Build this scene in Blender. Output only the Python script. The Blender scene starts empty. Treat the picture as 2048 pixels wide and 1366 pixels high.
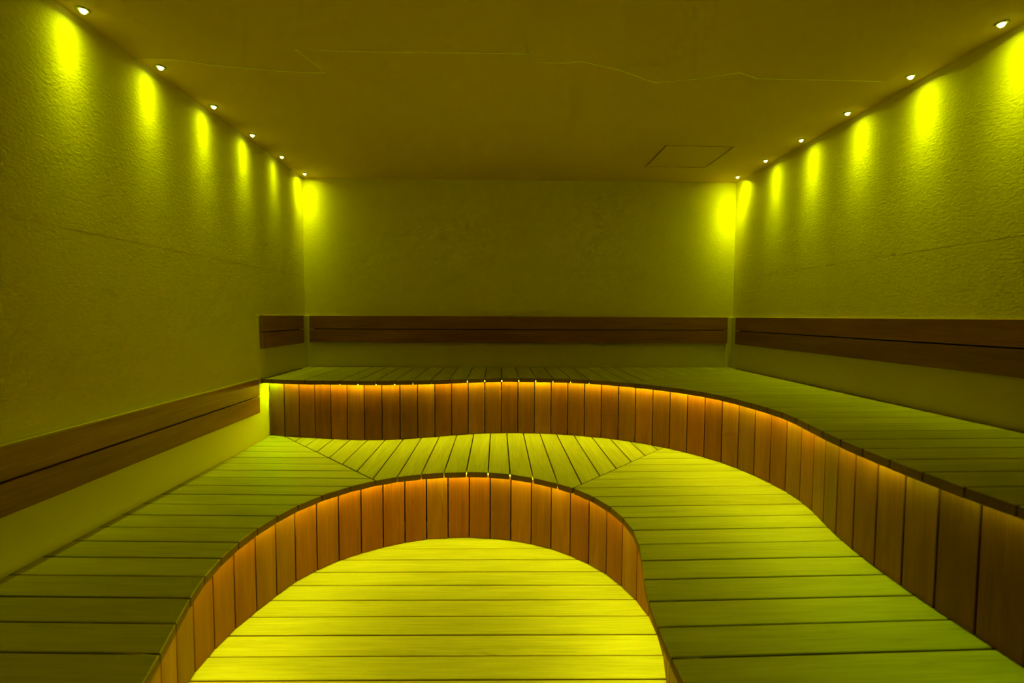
import bpy, bmesh, math, random
from mathutils import Matrix, Vector

random.seed(7)
S = bpy.context.scene
COL = S.collection

# ------------------------------------------------------------------ camera, world, exposure
CAM_Z = 1.268
cam_data = bpy.data.cameras.new("camera")
cam = bpy.data.objects.new("camera", cam_data)
COL.objects.link(cam)
cam_data.sensor_width = 36.0
cam_data.lens = 36.0 * 967.0 / 2048.0
cam_data.clip_start = 0.02
_right = Vector((0.999541, -0.029935, 0.004579))
_down = Vector((0.002999, -0.052644, -0.998609))
_fwd = Vector((0.030134, 0.998165, -0.052530))
cm = Matrix.Identity(4)
for i in range(3):
    cm[i][0] = _right[i]; cm[i][1] = -_down[i]; cm[i][2] = -_fwd[i]
cm[0][3], cm[1][3], cm[2][3] = 0.0, 0.0, CAM_Z
cam.matrix_world = cm
cam_data.dof.use_dof = True
cam_data.dof.focus_distance = 2.9
cam_data.dof.aperture_fstop = 2.4
S.camera = cam

world = bpy.data.worlds.new("world"); S.world = world
world.use_nodes = True
world.node_tree.nodes["Background"].inputs[0].default_value = (0, 0, 0, 1)
world.node_tree.nodes["Background"].inputs[1].default_value = 0.0

S.view_settings.view_transform = 'Standard'
S.view_settings.look = 'None'
S.view_settings.gamma = 1.0
S.view_settings.exposure = 0.12
S.view_settings.use_curve_mapping = False
S.cycles.use_denoising = True
S.cycles.max_bounces = 4
S.cycles.diffuse_bounces = 4
S.cycles.glossy_bounces = 2
S.cycles.use_light_tree = False
S.cycles.adaptive_threshold = 0.1
S.cycles.sample_clamp_indirect = 6.0
S.cycles.caustics_reflective = False
S.cycles.caustics_refractive = False

SPOT_COLOR = (0.74, 1.0, 0.0)
SPOT_POWER = 15.5
LENS = (7.0, 9.0, 1.3)
STRIP_COLOR = (0.82, 0.96, 0.006)
STRIP_POWER = 88.0

# ------------------------------------------------------------------ room dimensions (metres)
XL, XR, YB, YF, ZC = -1.612, 2.022, 4.105, -0.8, CAM_Z + 1.135
Z1 = CAM_Z - 0.853      # lower bench top
Z2 = CAM_Z - 0.433      # upper bench top
TH = 0.030              # plank thickness
W = 0.12                # board pitch
GAP = 0.006

# ------------------------------------------------------------------ materials
def new_mat(name):
    m = bpy.data.materials.new(name); m.use_nodes = True
    nt = m.node_tree; nt.nodes.clear()
    out = nt.nodes.new("ShaderNodeOutputMaterial")
    return m, nt, out

def wood(name, c_lo, c_hi, c_dark, rough, spread=0.16, spec=0.35):
    """board wood: grain along the board's own X axis, every board a shade of its own"""
    m, nt, out = new_mat(name)
    N, L = nt.nodes, nt.links
    bs = N.new("ShaderNodeBsdfPrincipled")
    tc = N.new("ShaderNodeTexCoord"); oi = N.new("ShaderNodeObjectInfo")
    off = N.new("ShaderNodeVectorMath"); off.operation = 'MULTIPLY_ADD'
    comb = N.new("ShaderNodeCombineXYZ")
    for k in range(3): L.new(oi.outputs["Random"], comb.inputs[k])
    off.inputs[1].default_value = (37.0, 11.0, 23.0)
    L.new(comb.outputs[0], off.inputs[0]); L.new(tc.outputs["Object"], off.inputs[2])
    # broad cathedral figure
    mp = N.new("ShaderNodeMapping"); mp.inputs["Scale"].default_value = (1.6, 13.0, 13.0)
    L.new(off.outputs[0], mp.inputs[0])
    n1 = N.new("ShaderNodeTexNoise"); n1.inputs["Scale"].default_value = 1.0
    n1.inputs["Detail"].default_value = 2.0; n1.inputs["Distortion"].default_value = 0.8
    L.new(mp.outputs[0], n1.inputs[0])
    # fine pores
    mp2 = N.new("ShaderNodeMapping"); mp2.inputs["Scale"].default_value = (5.0, 150.0, 150.0)
    L.new(off.outputs[0], mp2.inputs[0])
    n2 = N.new("ShaderNodeTexNoise"); n2.inputs["Scale"].default_value = 1.0
    n2.inputs["Detail"].default_value = 2.0
    L.new(mp2.outputs[0], n2.inputs[0])
    # sparse dark streaks and knots
    mp3 = N.new("ShaderNodeMapping"); mp3.inputs["Scale"].default_value = (3.0, 22.0, 22.0)
    L.new(off.outputs[0], mp3.inputs[0])
    n3 = N.new("ShaderNodeTexNoise"); n3.inputs["Scale"].default_value = 1.3
    n3.inputs["Detail"].default_value = 2.0; n3.inputs["Distortion"].default_value = 1.5
    L.new(mp3.outputs[0], n3.inputs[0])
    r3 = N.new("ShaderNodeValToRGB")
    r3.color_ramp.elements[0].position = 0.63; r3.color_ramp.elements[0].color = (0, 0, 0, 1)
    r3.color_ramp.elements[1].position = 0.80; r3.color_ramp.elements[1].color = (1, 1, 1, 1)
    L.new(n3.outputs["Fac"], r3.inputs[0])
    r1 = N.new("ShaderNodeValToRGB")
    r1.color_ramp.elements[0].position = 0.32; r1.color_ramp.elements[0].color = (*c_lo, 1)
    r1.color_ramp.elements[1].position = 0.68; r1.color_ramp.elements[1].color = (*c_hi, 1)
    L.new(n1.outputs["Fac"], r1.inputs[0])
    mx = N.new("ShaderNodeMix"); mx.data_type = 'RGBA'; mx.blend_type = 'MULTIPLY'
    r2 = N.new("ShaderNodeValToRGB")
    r2.color_ramp.elements[0].position = 0.25; r2.color_ramp.elements[0].color = (0.78, 0.76, 0.74, 1)
    r2.color_ramp.elements[1].position = 0.70; r2.color_ramp.elements[1].color = (1.05, 1.05, 1.05, 1)
    L.new(n2.outputs["Fac"], r2.inputs[0])
    mx.inputs[0].default_value = 1.0
    L.new(r1.outputs[0], mx.inputs[6]); L.new(r2.outputs[0], mx.inputs[7])
    mx3 = N.new("ShaderNodeMix"); mx3.data_type = 'RGBA'
    ml = N.new("ShaderNodeMath"); ml.operation = 'MULTIPLY'; ml.inputs[1].default_value = 0.55
    L.new(r3.outputs[0], ml.inputs[0]); L.new(ml.outputs[0], mx3.inputs[0])
    L.new(mx.outputs[2], mx3.inputs[6]); mx3.inputs[7].default_value = (*c_dark, 1)
    # shade of the board
    hs = N.new("ShaderNodeHueSaturation")
    mr = N.new("ShaderNodeMapRange")
    mr.inputs["To Min"].default_value = 1.0 - spread; mr.inputs["To Max"].default_value = 1.0 + spread
    L.new(oi.outputs["Random"], mr.inputs["Value"]); L.new(mr.outputs[0], hs.inputs["Value"])
    wn = N.new("ShaderNodeTexWhiteNoise"); wn.noise_dimensions = '1D'
    L.new(oi.outputs["Random"], wn.inputs["W"])
    mr2 = N.new("ShaderNodeMapRange")
    mr2.inputs["To Min"].default_value = 0.5 - 0.045 * spread; mr2.inputs["To Max"].default_value = 0.5 + 0.045 * spread
    L.new(wn.outputs["Value"], mr2.inputs["Value"]); L.new(mr2.outputs[0], hs.inputs["Hue"])
    L.new(mx3.outputs[2], hs.inputs["Color"])
    L.new(hs.outputs[0], bs.inputs["Base Color"])
    bs.inputs["Roughness"].default_value = rough
    bs.inputs["Specular IOR Level"].default_value = spec
    L.new(bs.outputs[0], out.inputs[0])
    return m

def plaster(name, color, bump, scale, rough=0.75):
    m, nt, out = new_mat(name)
    N, L = nt.nodes, nt.links
    bs = N.new("ShaderNodeBsdfPrincipled")
    bs.inputs["Roughness"].default_value = rough
    bs.inputs["Specular IOR Level"].default_value = 0.2
    tc = N.new("ShaderNodeTexCoord")
    n0 = N.new("ShaderNodeTexNoise"); n0.inputs["Scale"].default_value = 1.4; n0.inputs["Detail"].default_value = 2.0
    L.new(tc.outputs["Object"], n0.inputs[0])
    rp = N.new("ShaderNodeValToRGB")
    rp.color_ramp.elements[0].position = 0.3; rp.color_ramp.elements[0].color = (*[c * 0.95 for c in color], 1)
    rp.color_ramp.elements[1].position = 0.7; rp.color_ramp.elements[1].color = (*color, 1)
    L.new(n0.outputs["Fac"], rp.inputs[0]); L.new(rp.outputs[0], bs.inputs["Base Color"])
    if bump:
        mp = N.new("ShaderNodeMapping"); mp.inputs["Scale"].default_value = (1, 1, 1.7)
        L.new(tc.outputs["Object"], mp.inputs[0])
        n1 = N.new("ShaderNodeTexNoise"); n1.inputs["Scale"].default_value = scale
        n1.inputs["Detail"].default_value = 4.0; n1.inputs["Roughness"].default_value = 0.62
        n1.inputs["Distortion"].default_value = 0.5
        L.new(mp.outputs[0], n1.inputs[0])
        bp = N.new("ShaderNodeBump"); bp.inputs["Strength"].default_value = bump
        bp.inputs["Distance"].default_value = 0.012
        L.new(n1.outputs["Fac"], bp.inputs["Height"]); L.new(bp.outputs[0], bs.inputs["Normal"])
    L.new(bs.outputs[0], out.inputs[0])
    return m

def plain(name, color, rough=0.6, metal=0.0):
    m, nt, out = new_mat(name)
    bs = nt.nodes.new("ShaderNodeBsdfPrincipled")
    tc = nt.nodes.new("ShaderNodeTexCoord")
    no = nt.nodes.new("ShaderNodeTexNoise"); no.inputs["Scale"].default_value = 60.0
    nt.links.new(tc.outputs["Object"], no.inputs[0])
    rp = nt.nodes.new("ShaderNodeValToRGB")
    rp.color_ramp.elements[0].color = (*[c * 0.9 for c in color], 1)
    rp.color_ramp.elements[1].color = (*[min(1, c * 1.1) for c in color], 1)
    nt.links.new(no.outputs["Fac"], rp.inputs[0]); nt.links.new(rp.outputs[0], bs.inputs["Base Color"])
    bs.inputs["Roughness"].default_value = rough; bs.inputs["Metallic"].default_value = metal
    nt.links.new(bs.outputs[0], out.inputs[0])
    return m

def glow(name, rgb, strength=1.0):
    m, nt, out = new_mat(name)
    em = nt.nodes.new("ShaderNodeEmission")
    em.inputs[0].default_value = (*rgb, 1); em.inputs[1].default_value = strength
    nt.links.new(em.outputs[0], out.inputs[0])
    return m

WALL_COL = (0.80, 0.68, 0.14)
M_WALL = plaster("textured_plaster", WALL_COL, 0.36, 52.0)
M_PANEL = plaster("smooth_plaster", (0.68, 0.58, 0.11), 0.0, 1.0, 0.6)
M_CEIL = plaster("ceiling_paint", (0.70, 0.50, 0.09), 0.06, 16.0)
M_PALE_LINE = plain("pale_line_paint", (0.95, 0.85, 0.3), 0.7)
M_DECK = wood("bench_deck_wood", (0.50, 0.44, 0.22), (0.60, 0.535, 0.28), (0.30, 0.235, 0.11), 0.55, 0.07)
M_FLOOR = wood("floor_deck_wood", (0.52, 0.46, 0.22), (0.62, 0.55, 0.28), (0.36, 0.28, 0.12), 0.55, 0.05)
M_FASC = wood("red_cedar_wood", (0.185, 0.047, 0.011), (0.245, 0.073, 0.017), (0.11, 0.025, 0.007), 0.5, 0.18)
M_END_SHADE = wood("end_grain_gap_shade", (0.16, 0.070, 0.02), (0.20, 0.09, 0.025), (0.10, 0.04, 0.012), 0.7, 0.1)  # dark end grain; on long sides it paints the shade between planks
M_BACK = wood("dark_cedar_wood", (0.25, 0.095, 0.025), (0.32, 0.135, 0.038), (0.15, 0.05, 0.016), 0.5, 0.10)
M_DARK = plain("void_shade", (0.015, 0.010, 0.006), 0.9)  # near-black: shade inside gaps and voids put into the colour
M_STEEL = plain("brushed_steel", (0.55, 0.55, 0.50), 0.35, 1.0)
M_LENS = glow("lamp_lens", LENS)
M_LENS.cycles.emission_sampling = 'NONE'

def strip_mat(name, rgb, k):
    return glow(name, tuple(c * STRIP_POWER * k for c in rgb))
M_STRIP = strip_mat("led_yellow", STRIP_COLOR, 1.0)
M_STRIP_UP = strip_mat("led_yellow_bright", STRIP_COLOR, 1.02)

# ------------------------------------------------------------------ mesh helpers
def link_mesh(name, verts, faces, mat, parent=None, M=None):
    me = bpy.data.meshes.new(name)
    me.from_pydata([tuple(v) for v in verts], [], faces)
    me.update()
    me.materials.append(mat)
    return link_obj(name, me, parent, M)

def link_obj(name, me, parent=None, M=None):
    o = bpy.data.objects.new(name, me)
    COL.objects.link(o)
    M = M or Matrix.Identity(4)
    if parent is not None:
        o.parent = parent
        M = parent.matrix_basis.inverted() @ M
    o.matrix_basis = M
    return o

def empty(name, loc, label=None, cat=None, group=None):
    o = bpy.data.objects.new(name, None)
    COL.objects.link(o)
    o.matrix_basis = Matrix.Translation(Vector(loc))
    o.empty_display_size = 0.05
    if label: o["label"] = label
    if cat: o["category"] = cat
    if group: o["group"] = group
    return o

def box_data(x0, x1, y0, y1, z0, z1):
    v = [(x0, y0, z0), (x1, y0, z0), (x1, y1, z0), (x0, y1, z0),
         (x0, y0, z1), (x1, y0, z1), (x1, y1, z1), (x0, y1, z1)]
    f = [(3, 2, 1, 0), (4, 5, 6, 7), (0, 1, 5, 4), (1, 2, 6, 5), (2, 3, 7, 6), (3, 0, 4, 7)]
    return v, f

def boxes(name, lst, mat, parent=None):
    """one part made of a few boxes, origin at the first box's centre"""
    V, F = [], []
    b = lst[0]
    c = Vector(((b[0] + b[1]) / 2, (b[2] + b[3]) / 2, (b[4] + b[5]) / 2))
    for b in lst:
        v, f = box_data(*b)
        n = len(V)
        V += [Vector(p) - c for p in v]; F += [tuple(i + n for i in q) for q in f]
    return link_mesh(name, V, F, mat, parent, Matrix.Translation(c))

def clip_half(poly, a, b, d=0.0):
    """keep the part of a ccw polygon left of a->b, the line moved inwards by d"""
    t = (b - a).normalized(); n = Vector((-t.y, t.x))
    p0 = a + n * d
    out = []
    for i in range(len(poly)):
        p, q = poly[i], poly[(i + 1) % len(poly)]
        dp, dq = (p - p0).dot(n), (q - p0).dot(n)
        if dp >= 0: out.append(p)
        if (dp > 0) != (dq > 0) and abs(dp - dq) > 1e-12:
            out.append(p + (q - p) * (dp / (dp - dq)))
    return out

def area(poly):
    return 0.5 * sum(poly[i].x * poly[(i + 1) % len(poly)].y - poly[(i + 1) % len(poly)].x * poly[i].y for i in range(len(poly)))

def hull(pts):
    pts = sorted({(round(p.x, 5), round(p.y, 5)) for p in pts})
    def half(ps):
        h = []
        for p in ps:
            while len(h) >= 2 and (h[-1][0] - h[-2][0]) * (p[1] - h[-2][1]) - (h[-1][1] - h[-2][1]) * (p[0] - h[-2][0]) <= 1e-9:
                h.pop()
            h.append(p)
        return h
    lo = half(pts); up = half(pts[::-1])
    return [Vector(p) for p in lo[:-1] + up[:-1]]

def inset(poly, d):
    res = list(poly)
    for i in range(len(poly)):
        a, b = poly[i], poly[(i + 1) % len(poly)]
        if (b - a).length < 1e-5: continue
        res = clip_half(res, a, b, d)
        if len(res) < 3: return None
    res = hull(res)
    return res if len(res) >= 3 and area(res) > 2e-4 else None

def plank(name, poly, ztop, ang, mat, parent, th=TH, ch=0.0022):
    """a board from its outline seen from above: chamfered top, grain along ang"""
    poly = hull(poly)
    if len(poly) < 3: return None
    out = inset(poly, GAP / 2)
    if not out: return None
    top = inset(out, ch)
    c = sum((p for p in out), Vector((0, 0))) / len(out)
    M = Matrix.Translation((c.x, c.y, ztop - th / 2)) @ Matrix.Rotation(ang, 4, 'Z')
    Mi = M.inverted()
    V, F = [], []
    n = len(out)
    z = ztop + random.uniform(-0.0006, 0.0006)
    ring = [out, out] + ([top] if top and len(top) == n else [])
    zs = [z - th, z - (ch if len(ring) == 3 else 0), z]
    for r, zz in zip(ring, zs):
        V += [Mi @ Vector((p.x, p.y, zz)) for p in r]
    for k in range(len(ring) - 1):
        for i in range(n):
            j = (i + 1) % n
            F.append((k * n + i, k * n + j, (k + 1) * n + j, (k + 1) * n + i))
    F.append(tuple(range(n - 1, -1, -1)))
    F.append(tuple(range((len(ring) - 1) * n, len(ring) * n)))
    o = link_mesh(name, V, F, mat, parent, M)
    o.data.materials.append(M_END_SHADE)
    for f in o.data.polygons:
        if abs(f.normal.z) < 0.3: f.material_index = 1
    return o

def board(name, L_, Wd, T, mat, parent, M, ch=0.002):
    """straight board, length on local X, width on Y, thickness on Z, all edges eased on the face (+Z)"""
    a, b, t = L_ / 2, Wd / 2, T / 2
    V = []
    for (x, y, z) in ((a, b, -t), (a, b, t - ch), (a - ch, b - ch, t)):
        V += [(-x, -y, z), (x, -y, z), (x, y, z), (-x, y, z)]
    F = [(3, 2, 1, 0), (8, 9, 10, 11)]
    for k in (0, 4):
        for i in range(4):
            j = (i + 1) % 4
            F.append((k + i, k + j, k + 4 + j, k + 4 + i))
    return link_mesh(name, V, F, mat, parent, M)

def frame(origin, xdir, zdir):
    x = Vector(xdir).normalized(); z = Vector(zdir).normalized(); y = z.cross(x)
    M = Matrix.Identity(4)
    for i in range(3):
        M[i][0] = x[i]; M[i][1] = y[i]; M[i][2] = z[i]; M[i][3] = origin[i]
    return M

# ------------------------------------------------------------------ curves, seen from above
def smooth(pts, n=1):
    pts = [Vector(p) for p in pts]
    for _ in range(n):
        pts = [pts[0]] + [pts[i - 1] * .25 + pts[i] * .5 + pts[i + 1] * .25 for i in range(1, len(pts) - 1)] + [pts[-1]]
    return pts

def resample(pts, step, sub=8):
    d = []
    for i in range(len(pts) - 1):
        p0 = pts[max(i - 1, 0)]; p1 = pts[i]; p2 = pts[i + 1]; p3 = pts[min(i + 2, len(pts) - 1)]
        for k in range(sub):
            t = k / sub
            d.append(0.5 * ((2 * p1) + (p2 - p0) * t + (2 * p0 - 5 * p1 + 4 * p2 - p3) * t * t + (3 * p1 - p0 - 3 * p2 + p3) * t ** 3))
    d.append(pts[-1])
    out = [d[0]]; acc = 0.0
    for i in range(1, len(d)):
        seg = (d[i] - d[i - 1]).length
        while acc + seg >= step:
            t = (step - acc) / seg
            q = d[i - 1] + (d[i] - d[i - 1]) * t
            out.append(q); d[i - 1] = q; seg = (d[i] - q).length; acc = 0.0
        acc += seg
    if (out[-1] - d[-1]).length > 0.02: out.append(d[-1])
    return out

def offset(pts, d):
    """shift a polyline to its right by d"""
    r = []
    for i, p in enumerate(pts):
        t = (pts[min(i + 1, len(pts) - 1)] - pts[max(i - 1, 0)]).normalized()
        r.append(p + Vector((t.y, -t.x)) * d)
    return r

def cut(poly, p, d):
    """first crossing of the line p + s d with a polyline (and the index of the segment)"""
    n = Vector((-d.y, d.x))
    for i in range(len(poly) - 1):
        a, b = (poly[i] - p).dot(n), (poly[i + 1] - p).dot(n)
        if (a <= 0) != (b <= 0):
            return poly[i] + (poly[i + 1] - poly[i]) * (a / (a - b))
    return None

EDGE_LOW = smooth([(-0.70, YF), (-0.70, 0.55), (-0.73, 0.80), (-0.78, 0.98), (-0.815, 1.102), (-0.844, 1.207), (-0.885, 1.325), (-0.925, 1.449), (-0.953, 1.566),
    (-0.968, 1.680), (-0.971, 1.806), (-0.959, 1.922), (-0.936, 2.039), (-0.896, 2.166), (-0.834, 2.280), (-0.741, 2.395),
    (-0.617, 2.492), (-0.530, 2.533), (-0.417, 2.578), (-0.290, 2.604), (-0.167, 2.611), (-0.049, 2.603), (0.068, 2.575), (0.186, 2.512),
    (0.290, 2.440), (0.377, 2.360), (0.456, 2.250), (0.508, 2.123), (0.539, 2.000), (0.547, 1.882), (0.537, 1.761), (0.512, 1.660),
    (0.474, 1.517), (0.452, 1.396), (0.440, 1.278), (0.436, 1.161), (0.434, 1.060), (0.44, 0.80), (0.46, 0.40), (0.50, YF)], 1)
FASC_LOW = smooth([(-0.79, YF), (-0.79, 0.55), (-0.82, 0.80), (-0.87, 1.0), (-0.915, 1.15), (-0.965, 1.30), (-1.02, 1.45), (-1.052, 1.585), (-1.068, 1.715), (-1.063, 1.827), (-1.046, 1.949), (-1.017, 2.060), (-0.986, 2.169),
    (-0.945, 2.282), (-0.880, 2.379), (-0.802, 2.468), (-0.708, 2.541), (-0.609, 2.605), (-0.502, 2.656), (-0.389, 2.691), (-0.271, 2.706),
    (-0.150, 2.706), (-0.032, 2.692), (0.085, 2.663), (0.196, 2.618), (0.297, 2.558), (0.390, 2.480), (0.470, 2.395), (0.536, 2.299),
    (0.586, 2.187), (0.622, 2.076), (0.640, 1.980), (0.640, 1.870), (0.628, 1.760), (0.602, 1.640), (0.565, 1.517), (0.545, 1.396), (0.530, 1.278),
    (0.524, 1.161), (0.522, 1.060), (0.53, 0.80), (0.55, 0.40), (0.59, YF)], 0)
EDGE_UP = smooth([(-1.61, 3.350), (-1.536, 3.330), (-1.416, 3.297), (-1.301, 3.278), (-1.184, 3.264), (-1.065, 3.258), (-0.941, 3.250), (-0.821, 3.250),
    (-0.700, 3.258), (-0.577, 3.268), (-0.450, 3.286), (-0.326, 3.308), (-0.208, 3.336), (-0.089, 3.362), (0.032, 3.378), (0.151, 3.381),
    (0.275, 3.372), (0.397, 3.356), (0.516, 3.328), (0.643, 3.278), (0.760, 3.206), (0.879, 3.112), (0.955, 3.048), (1.030, 2.980), (1.112, 2.872),
    (1.190, 2.755), (1.237, 2.627), (1.266, 2.509), (1.285, 2.374), (1.297, 2.250), (1.302, 2.145), (1.290, 2.028), (1.260, 1.895), (1.236, 1.782),
    (1.220, 1.670), (1.208, 1.553), (1.201, 1.430), (1.195, 1.297), (1.198, 1.187), (1.208, 1.053), (1.22, 0.80), (1.235, 0.40), (1.235, YF)], 1)
EDGE_UP = [p + Vector((0, -0.028 * min(1.0, max(0.0, (0.0 - p.x) / 0.3)))) for p in EDGE_UP]
FASC_UP = smooth([(-1.609, 3.438), (-1.572, 3.430), (-1.508, 3.413), (-1.392, 3.380), (-1.276, 3.355), (-1.157, 3.330), (-1.035, 3.306), (-0.913, 3.293), (-0.790, 3.291),
    (-0.667, 3.308), (-0.549, 3.341), (-0.428, 3.380), (-0.312, 3.419), (-0.196, 3.450), (-0.080, 3.473), (0.044, 3.481), (0.165, 3.479), (0.288, 3.468),
    (0.407, 3.447), (0.524, 3.416), (0.639, 3.374), (0.750, 3.325), (0.856, 3.267), (0.954, 3.198), (1.047, 3.117), (1.130, 3.027), (1.206, 2.932),
    (1.270, 2.829), (1.323, 2.722), (1.361, 2.605), (1.388, 2.488), (1.404, 2.369), (1.410, 2.250), (1.402, 2.131), (1.378, 2.013), (1.347, 1.895),
    (1.319, 1.776), (1.301, 1.659), (1.290, 1.540), (1.283, 1.415), (1.281, 1.295), (1.284, 1.174), (1.29, 1.05), (1.31, 0.80), (1.33, 0.40), (1.33, YF)], 0)

# ------------------------------------------------------------------ the room
def struct(o):
    o["kind"] = "structure"; return o

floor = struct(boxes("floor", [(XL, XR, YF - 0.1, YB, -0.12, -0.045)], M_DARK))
wall_left = struct(boxes("wall_left", [(XL - 0.12, XL, YF - 0.1, YB, -0.12, ZC)], M_WALL))
wall_right = struct(boxes("wall_right", [(XR, XR + 0.12, YF - 0.1, YB, -0.12, ZC)], M_WALL))
wall_back = struct(boxes("wall_back", [(XL - 0.12, XR + 0.12, YB, YB + 0.12, -0.12, ZC)], M_WALL))
wall_front = struct(boxes("wall_front", [(XL - 0.12, XR + 0.12, YF - 0.22, YF - 0.10, -0.12, ZC)], M_BACK))
# ceiling with the opening of the hatch
HX0, HX1, HY0, HY1 = 1.110, 1.580, 3.236, 3.701
ceiling = struct(boxes("ceiling", [
    (XL - 0.12, HX0, YF - 0.22, YB + 0.12, ZC, ZC + 0.10), (HX1, XR + 0.12, YF - 0.22, YB + 0.12, ZC, ZC + 0.10),
    (HX0, HX1, YF - 0.22, HY0, ZC, ZC + 0.10), (HX0, HX1, HY1, YB + 0.12, ZC, ZC + 0.10)], M_CEIL))

# smooth lower wall panels behind and under the backrests
PT = 0.018
BT_UP, BT_LOW = CAM_Z - 0.003, CAM_Z - 0.422          # tops of the backrests
boxes("lower_panel", [(XL, XL + PT, YF - 0.1, 3.275, Z1 + 0.001, BT_LOW - 0.004), (XL, XL + PT, 3.275, 3.36, Z1 + 0.001, Z2 - TH - 0.002)], M_PANEL, wall_left)
boxes("lower_panel", [(XL, XL + PT, 3.285, YB, Z2 + 0.001, BT_UP - 0.004)], M_PANEL, wall_left)
boxes("lower_panel", [(XL + PT, XR - PT, YB - PT, YB, Z2 + 0.001, BT_UP - 0.004)], M_PANEL, wall_back)
boxes("lower_panel", [(XR - PT, XR, YF - 0.1, YB, Z2 + 0.001, BT_UP - 0.004)], M_PANEL, wall_right)
# faint panel joints in the plaster
JZ = CAM_Z + 0.323
boxes("joint_line", [(XL, XR, YB - 0.0004, YB + 0.001, JZ - 0.002, JZ + 0.002)], M_WALL, wall_back)
boxes("joint_line", [(-0.141, -0.137, YB - 0.0004, YB + 0.001, CAM_Z - 0.01, JZ)], M_WALL, wall_back)
boxes("joint_line", [(XL - 0.001, XL + 0.0004, YF, YB, JZ - 0.002, JZ + 0.002)], M_WALL, wall_left)
boxes("joint_line", [(XR - 0.0004, XR + 0.001, YF, YB, JZ - 0.002, JZ + 0.002)], M_WALL, wall_right)

def ribbon(name, pts, width, z0, z1, mat, parent):
    """narrow bead following a line, seen from above"""
    l = offset(pts, width / 2); r = offset(pts, -width / 2)
    c = pts[0]
    V, F = [], []
    for a, b in zip(l, r):
        V += [(a.x - c.x, a.y - c.y, z0), (b.x - c.x, b.y - c.y, z0), (b.x - c.x, b.y - c.y, z1), (a.x - c.x, a.y - c.y, z1)]
    for i in range(len(pts) - 1):
        k = 4 * i
        for j in range(4):
            j2 = (j + 1) % 4
            F.append((k + j, k + j2, k + 4 + j2, k + 4 + j))
    F.append((3, 2, 1, 0)); e = 4 * (len(pts) - 1); F.append((e, e + 1, e + 2, e + 3))
    o = link_mesh(name, V, F, mat, parent, Matrix.Translation((c.x, c.y, 0)))
    bm = bmesh.new(); bm.from_mesh(o.data); bmesh.ops.recalc_face_normals(bm, faces=bm.faces); bm.to_mesh(o.data); bm.free()
    return o

for seg in ([(-1.566, 2.239), (-1.427, 2.242), (-1.297, 2.280), (-1.007, 2.326), (-0.80, 2.337)],
            [(-0.80, 2.337), (-0.86, 2.139), (-0.632, 2.143), (-0.20, 2.138), (0.132, 2.133)],
            [(0.132, 2.133), (0.158, 2.197), (0.274, 2.205), (0.371, 2.185), (0.556, 2.256), (0.754, 2.366), (0.953, 2.319), (1.113, 2.256),
             (1.223, 2.308), (1.671, 2.310), (1.83, 2.313)]):
    ribbon("pale_line", [Vector(p) * 1.009 for p in seg], 0.007, ZC - 0.0012, ZC + 0.002, M_PALE_LINE, ceiling)  # thin pale jagged bead across the ceiling

# ------------------------------------------------------------------ floor planks
def crossings(poly, p, d):
    n = Vector((-d.y, d.x)); r = []
    for i in range(len(poly) - 1):
        a, b = (poly[i] - p).dot(n), (poly[i + 1] - p).dot(n)
        if (a <= 0) != (b <= 0):
            r.append(poly[i] + (poly[i + 1] - poly[i]) * (a / (a - b)))
    return r

def seam(y, tilt, x_ref):
    return Vector((x_ref, y)), Vector((1.0, tilt)).normalized()

ft = -0.018
y = 1.629 - 0.119 * 20
while y < 2.85:
    p0, d0 = seam(y, ft, -0.2); p1, d1 = seam(y + 0.119, ft, -0.2)
    y += 0.119
    if p0.y < YF + 0.01: continue
    xs = [q.x for p, d in ((p0, d0), (p1, d1)) for q in crossings(FASC_LOW, p, d)]
    if not xs: xs = [-0.55, 0.30]
    xa, xb = min(xs) - 0.10, max(xs) + 0.10
    poly = []
    for p, d, order in ((p0, d0, (xa, xb)), (p1, d1, (xb, xa))):
        for x in order:
            poly.append(Vector((x, p.y + (x - p.x) * d.y / d.x)))
    plank("plank", poly, 0.0, math.atan2(d0.y, d0.x), M_FLOOR, floor, th=0.03)

# ------------------------------------------------------------------ benches
def deck_x(parent, z, y_first, pitch, n, tilt, x_ref, outer, x_in, mat, side):
    """planks running across the room between a wall (x_in) and the outer outline"""
    corners = outer
    for k in range(n):
        p0, d = seam(y_first + k * pitch, tilt, x_ref); p1, _ = seam(y_first + (k + 1) * pitch, tilt, x_ref)
        n_ = Vector((-d.y, d.x))
        a, b = cut(outer, p0, d), cut(outer, p1, d)
        inside = [q for q, keep in corners_keep[id(outer)] if keep and (q - p0).dot(n_) > 0.004 and (q - p1).dot(n_) < -0.004]
        pts = []
        def wall_pt(p): return Vector((x_in, p.y + (x_in - p.x) * d.y / d.x))
        if a is None and b is None: continue
        lo, hi = wall_pt(p0), wall_pt(p1)
        if a is not None: pts += [lo, a]
        if b is not None: pts += [hi, b]
        if a is None or b is None:
            tip = outer[0] if (a is None) == (outer[0].y < outer[-1].y) else outer[-1]
            pts += [tip, Vector((x_in, tip.y))]
        pts += inside
        lim = []
        for q in pts:
            lim.append(Vector((q.x, max(YF + 0.002, q.y))))
        plank("plank", lim, z, math.atan2(d.y, d.x), mat, parent)

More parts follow.
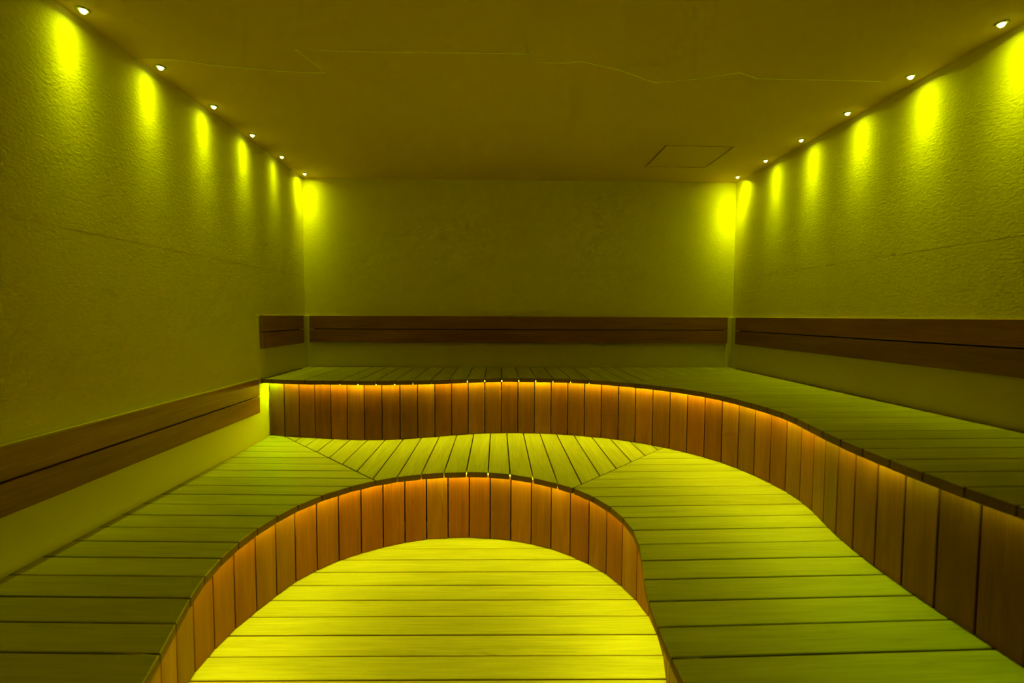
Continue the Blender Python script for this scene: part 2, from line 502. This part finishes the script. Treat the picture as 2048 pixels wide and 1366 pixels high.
def deck_y(parent, z, x_first, pitch, n, outer, y_in, x_min, x_max, mat):
    """planks running into the room's depth, cut at the front by the outer outline"""
    for k in range(n):
        x0, x1 = max(x_first + k * pitch, x_min), min(x_first + (k + 1) * pitch, x_max)
        if x1 - x0 < 0.015: continue
        d = Vector((0, 1))
        a, b = cut(outer, Vector((x0 + 1e-4, 0)), d), cut(outer, Vector((x1 - 1e-4, 0)), d)
        inside = [q for q, keep in corners_keep[id(outer)] if keep and x0 + 0.004 < q.x < x1 - 0.004]
        pts = list(inside)
        if a is not None: pts += [a, Vector((x0, y_in))]
        if b is not None: pts += [b, Vector((x1, y_in))]
        if a is None and b is None: continue
        plank("plank", pts, z, math.pi / 2, mat, parent)

corners_keep = {}
def outline(pts, keep=()):
    corners_keep[id(pts)] = [(pts[i], True) for i in keep]
    return pts

def fascia(parent, curve, z0, z1, mat, thick=0.018, step=0.12):
    pts = resample(curve, step)
    for i in range(len(pts) - 1):
        a, b = pts[i], pts[i + 1]
        t = (b - a).normalized(); nrm = Vector((t.y, -t.x))     # out towards the room
        m = (a + b) / 2 - nrm * thick / 2
        wdt = (b - a).length - 0.006
        if wdt < 0.01: continue
        M = frame((m.x, m.y, (z0 + z1) / 2), (0, 0, 1), (nrm.x, nrm.y, 0))
        board("fascia_board", z1 - z0, wdt, thick, mat, parent, M)
    return pts

def light_strip(parent, pts, z, mat, label):
    ribbon("strip_shield", offset(pts, -0.0058), 0.0016, z - 0.006, z - 0.001, M_STEEL, parent)  # unseen back plate added to keep strip light off the fascia
    o = ribbon("light_strip", pts, 0.010, z - 0.0055, z - 0.0015, mat, parent)
    o["label"] = label
    return o

# lower bench: along the left wall, the back and the right, round the floor
lower = empty("lower_bench", (-0.9, 2.9, 0.0), "curved lower tier bench of pale planks wrapping around the open plank floor", "bench")
iL = min(range(len(EDGE_LOW)), key=lambda i: (EDGE_LOW[i] - Vector((-0.62, 2.50))).length)
iR = min(range(len(EDGE_LOW)), key=lambda i: (EDGE_LOW[i] - Vector((0.345, 2.395))).length)
cL, cR = EDGE_LOW[iL], EDGE_LOW[iR]
mitL = [cL, Vector((XL + 0.002, 3.535))]
mitR = [cR, Vector((1.60, 3.62))]
out_left = outline(EDGE_LOW[:iL + 1] + [mitL[1]], (iL,))
deck_x(lower, Z1, 1.203 - 0.12 * 17, 0.12, 37, -0.040, -0.92, out_left, XL + 0.004, M_DECK, -1)
right_part = EDGE_LOW[iR:]
out_right = outline([mitR[1]] + right_part, (1,))
deck_x(lower, Z1, 1.276 - 0.12 * 17, 0.12, 37, 0.018, 0.5, out_right, 1.60, M_DECK, 1)
out_back = outline([mitL[1]] + EDGE_LOW[iL:iR + 1] + [mitR[1]], (1, iR - iL + 1))
deck_y(lower, Z1, -0.049 - 0.12 * 13, 0.12, 28, out_back, 3.62, XL + 0.004, 1.60, M_DECK)
fl = fascia(lower, FASC_LOW, 0.0012, Z1 - TH - 0.001, M_FASC)
sp = [p for p in offset(resample(FASC_LOW, 0.10), 0.020) if p.y > 0.95]
light_strip(lower, sp, Z1 - TH, M_STRIP, "yellow glowing light strip under the lower bench edge")
bl = offset(resample(FASC_LOW, 0.15), -0.06)
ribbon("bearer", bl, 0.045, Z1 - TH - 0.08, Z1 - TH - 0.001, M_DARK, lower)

# upper bench: along the back wall and the right wall
upper = empty("upper_bench", (0.2, 3.7, 0.0), "curved upper tier bench along the back and right walls with tall red board front", "bench")
iU = min(range(len(EDGE_UP)), key=lambda i: (EDGE_UP[i] - Vector((0.87, 3.10))).length)
cU = EDGE_UP[iU]
mitU = Vector((XR - 0.003, 4.04))
out_ub = outline(EDGE_UP[:iU + 1] + [mitU], (iU,))
deck_y(upper, Z2, 0.032 - 0.12 * 14, 0.12, 32, out_ub, YB - 0.004, XL + 0.004, XR - 0.004, M_DECK)
out_ur = outline([mitU] + EDGE_UP[iU:], (1,))
deck_x(upper, Z2, 1.187 - 0.12 * 17, 0.12, 42, 0.010, 1.2, out_ur, XR - 0.004, M_DECK, 1)
fu = fascia(upper, FASC_UP, Z1 + 0.0012, Z2 - TH - 0.001, M_FASC)
fine = [p for p in offset(resample(FASC_UP, 0.08), 0.020)]
fine[0] = Vector((XL + 0.010, fine[0].y))
M_LED_GREEN = strip_mat("led_green", (0.24, 1.0, 0.001), 3.4)
M_LED_DIM = strip_mat("led_yellow_dim", (0.66, 1.0, 0.004), 0.57)
M_LED_LOW = strip_mat("led_yellow_low", (0.50, 1.0, 0.003), 0.25)
k1 = 1
k2 = min(range(len(fine)), key=lambda i: abs(fine[i].y - 1.95) + (0 if fine[i].x > 1 else 9))
light_strip(upper, fine[:k1 + 1], Z2 - TH, M_LED_GREEN, "greenish end of the light strip at the left wall")
light_strip(upper, fine[k1:k2 + 1], Z2 - TH, M_STRIP_UP, "yellow glowing light strip under the upper bench edge")
k3 = min(range(len(fine)), key=lambda i: abs(fine[i].y - 1.45) + (0 if fine[i].x > 1 else 9))
light_strip(upper, fine[k2:k3 + 1], Z2 - TH, M_LED_DIM, "dimmer run of the light strip on the right")
light_strip(upper, fine[k3:], Z2 - TH, M_LED_LOW, "dimmest run of the light strip, nearest the camera")
bu = offset(resample(FASC_UP, 0.15), -0.06)
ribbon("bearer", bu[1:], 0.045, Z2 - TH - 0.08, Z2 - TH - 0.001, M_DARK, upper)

# ------------------------------------------------------------------ backrests
def backrest(wall, a, b, z_top, label, face=0.05):
    """two horizontal boards on short upright battens; a..b along the wall"""
    H, G, T = 0.108, 0.006, 0.022
    if wall == 'left':
        base = (XL + face, (a + b) / 2, z_top - 2 * H - G); along = Vector((0, 1, 0)); nrm = Vector((1, 0, 0)); org = lambda s, h, d: (XL + d, s, h)
    elif wall == 'right':
        base = (XR - face, (a + b) / 2, z_top - 2 * H - G); along = Vector((0, -1, 0)); nrm = Vector((-1, 0, 0)); org = lambda s, h, d: (XR - d, s, h)
    else:
        base = ((a + b) / 2, YB - face, z_top - 2 * H - G); along = Vector((1, 0, 0)); nrm = Vector((0, -1, 0)); org = lambda s, h, d: (s, YB - d, h)
    e = empty("bench_backrest", base, label, "backrest", "wooden backrests on the walls")
    for k in range(2):
        zc = z_top - H / 2 - k * (H + G)
        board("board", b - a, H, T, M_BACK, e, frame(org((a + b) / 2, zc, face - T / 2), along, nrm), 0.0025)
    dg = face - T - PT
    board("gap_shade_strip", b - a - 0.06, 0.05, dg - 0.001, M_DARK, e, frame(org((a + b) / 2, z_top - H - G / 2, PT + dg / 2), along, nrm), 0.001)  # dark strip put behind the slot to stand for its shade
    return e

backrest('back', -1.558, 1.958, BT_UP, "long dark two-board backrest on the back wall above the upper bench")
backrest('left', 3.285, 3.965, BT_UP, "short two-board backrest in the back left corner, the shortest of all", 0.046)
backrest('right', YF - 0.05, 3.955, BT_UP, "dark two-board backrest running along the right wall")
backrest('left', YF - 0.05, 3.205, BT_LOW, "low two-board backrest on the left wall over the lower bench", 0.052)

# ------------------------------------------------------------------ ceiling hatch
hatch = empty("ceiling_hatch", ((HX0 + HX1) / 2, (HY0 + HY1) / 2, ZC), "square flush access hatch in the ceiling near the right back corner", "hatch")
g = 0.012
boxes("hatch_panel", [(HX0 + g, HX1 - g, HY0 + g, HY1 - g, ZC - 0.0005, ZC + 0.018)], M_CEIL, hatch)
boxes("hatch_frame", [(HX0, HX0 + 0.003, HY0, HY1, ZC + 0.006, ZC + 0.03), (HX1 - 0.003, HX1, HY0, HY1, ZC + 0.006, ZC + 0.03),
                      (HX0, HX1, HY0, HY0 + 0.003, ZC + 0.006, ZC + 0.03), (HX0, HX1, HY1 - 0.003, HY1, ZC + 0.006, ZC + 0.03)], M_STEEL, hatch)
boxes("hatch_shade_box", [(HX0, HX1, HY0, HY1, ZC + 0.03, ZC + 0.06)], M_DARK, hatch)  # near-black box added above the hatch gap as its shade

# ------------------------------------------------------------------ downlights
def ring_mesh(name, prof, mat, n=16, smooth_=True):
    V, F = [], []
    for r, z in prof:
        for k in range(n):
            a = 2 * math.pi * k / n
            V.append((r * math.cos(a), r * math.sin(a), z))
    for i in range(len(prof) - 1):
        for k in range(n):
            k2 = (k + 1) % n
            F.append((i * n + k, i * n + k2, (i + 1) * n + k2, (i + 1) * n + k))
    me = bpy.data.meshes.new(name); me.from_pydata(V, [], F); me.update(); me.materials.append(mat)
    for p in me.polygons: p.use_smooth = smooth_
    return me

me_ring = ring_mesh("trim_ring", [(0.014, 0.0), (0.014, -0.003), (0.017, -0.005), (0.021, -0.004), (0.023, 0.0)], M_STEEL)
R0 = 0.0118
me_lens = ring_mesh("lens", [(R0, 0.0), (R0, -0.003)] + [(R0 * math.cos(a), -0.003 - 1.1 * R0 * math.sin(a)) for a in (0.3, 0.6, 0.9, 1.2, 1.45, 1.565)], M_LENS)

ORD = ["nearest", "second", "third", "fourth", "fifth", "last, in the back corner,"]
def downlight(x, y, label, group, power, ang, tilt, back=0.0):
    e = empty("ceiling_downlight", (x, y, ZC), label, "downlight", group)
    link_obj("trim_ring", me_ring, e, Matrix.Translation((x, y, ZC)))
    link_obj("lens", me_lens, e, Matrix.Translation((x, y, ZC)))
    ld = bpy.data.lights.new("downlight_beam", 'SPOT')
    ld.color = SPOT_COLOR; ld.energy = SPOT_POWER * power
    ld.spot_size = math.radians(168.0); ld.spot_blend = 0.15; ld.shadow_soft_size = 0.006
    # narrow reflector: the beam fades with the angle from its axis, with weak spill around it
    ld.use_nodes = True
    nt = ld.node_tree; N, L = nt.nodes, nt.links
    em = N["Emission"]
    tc = N.new("ShaderNodeTexCoord"); sx = N.new("ShaderNodeSeparateXYZ")
    L.new(tc.outputs["Normal"], sx.inputs[0])
    ab = N.new("ShaderNodeMath"); ab.operation = 'ABSOLUTE'; L.new(sx.outputs[2], ab.inputs[0])
    m1 = N.new("ShaderNodeMath"); m1.operation = 'MULTIPLY_ADD'
    sg = math.radians(ang * 0.8)
    m1.inputs[1].default_value = 1.0 / sg ** 2; m1.inputs[2].default_value = -1.0 / sg ** 2 - 0.22
    L.new(ab.outputs[0], m1.inputs[0])
    ex = N.new("ShaderNodeMath"); ex.operation = 'EXPONENT'; L.new(m1.outputs[0], ex.inputs[0])
    m2 = N.new("ShaderNodeMath"); m2.operation = 'MULTIPLY_ADD'
    s2 = math.radians(ang * 1.9)
    m2.inputs[1].default_value = 1.0 / s2 ** 2; m2.inputs[2].default_value = -1.0 / s2 ** 2 - 1.5
    L.new(ab.outputs[0], m2.inputs[0])
    ex2 = N.new("ShaderNodeMath"); ex2.operation = 'EXPONENT'; L.new(m2.outputs[0], ex2.inputs[0])
    ad = N.new("ShaderNodeMath"); ad.operation = 'ADD'; L.new(ex.outputs[0], ad.inputs[0]); L.new(ex2.outputs[0], ad.inputs[1])
    L.new(ad.outputs[0], em.inputs["Strength"])
    lo = bpy.data.objects.new("downlight_beam", ld); COL.objects.link(lo)
    lo.parent = e
    lo.matrix_basis = Matrix.Translation((0, 0, -0.024)) @ Matrix.Rotation(math.radians(back), 4, 'X') @ Matrix.Rotation(math.radians(tilt), 4, 'Y')
    return e

LEFT = [(1.897, 0.9, 15, -5), (2.308, 0.95, 14.5, -5), (2.721, 0.95, 14, -5), (3.134, 0.9, 14, -5), (3.547, 0.6, 14, -4), (3.955, 1.3, 16, -3)]
for i, (yy, pw, an, ti) in enumerate(LEFT):
    downlight(-1.549, yy * 1.009, "%s recessed downlight counted from the camera along the left wall" % ORD[i] if i < 5 else
              "last recessed downlight of the left row, in the back left corner", "downlights along the left wall", pw, an, -ti, 9.0 if i == 5 else 0.0)
RIGHT = [(1.850, 1.0, 16, -6), (2.257, 1.15, 16, -6), (2.664, 1.0, 16, -6), (3.071, 1.2, 14.5, -6), (3.478, 1.15, 15, -6), (3.883, 1.6, 17, -4)]
for i, (yy, pw, an, ti) in enumerate(RIGHT):
    downlight(1.938, yy * 1.009, "%s recessed downlight counted from the camera along the right wall" % ORD[i] if i < 5 else
              "last recessed downlight of the right row, in the back right corner", "downlights along the right wall", pw, an, ti, 20.0 if i == 5 else 0.0)
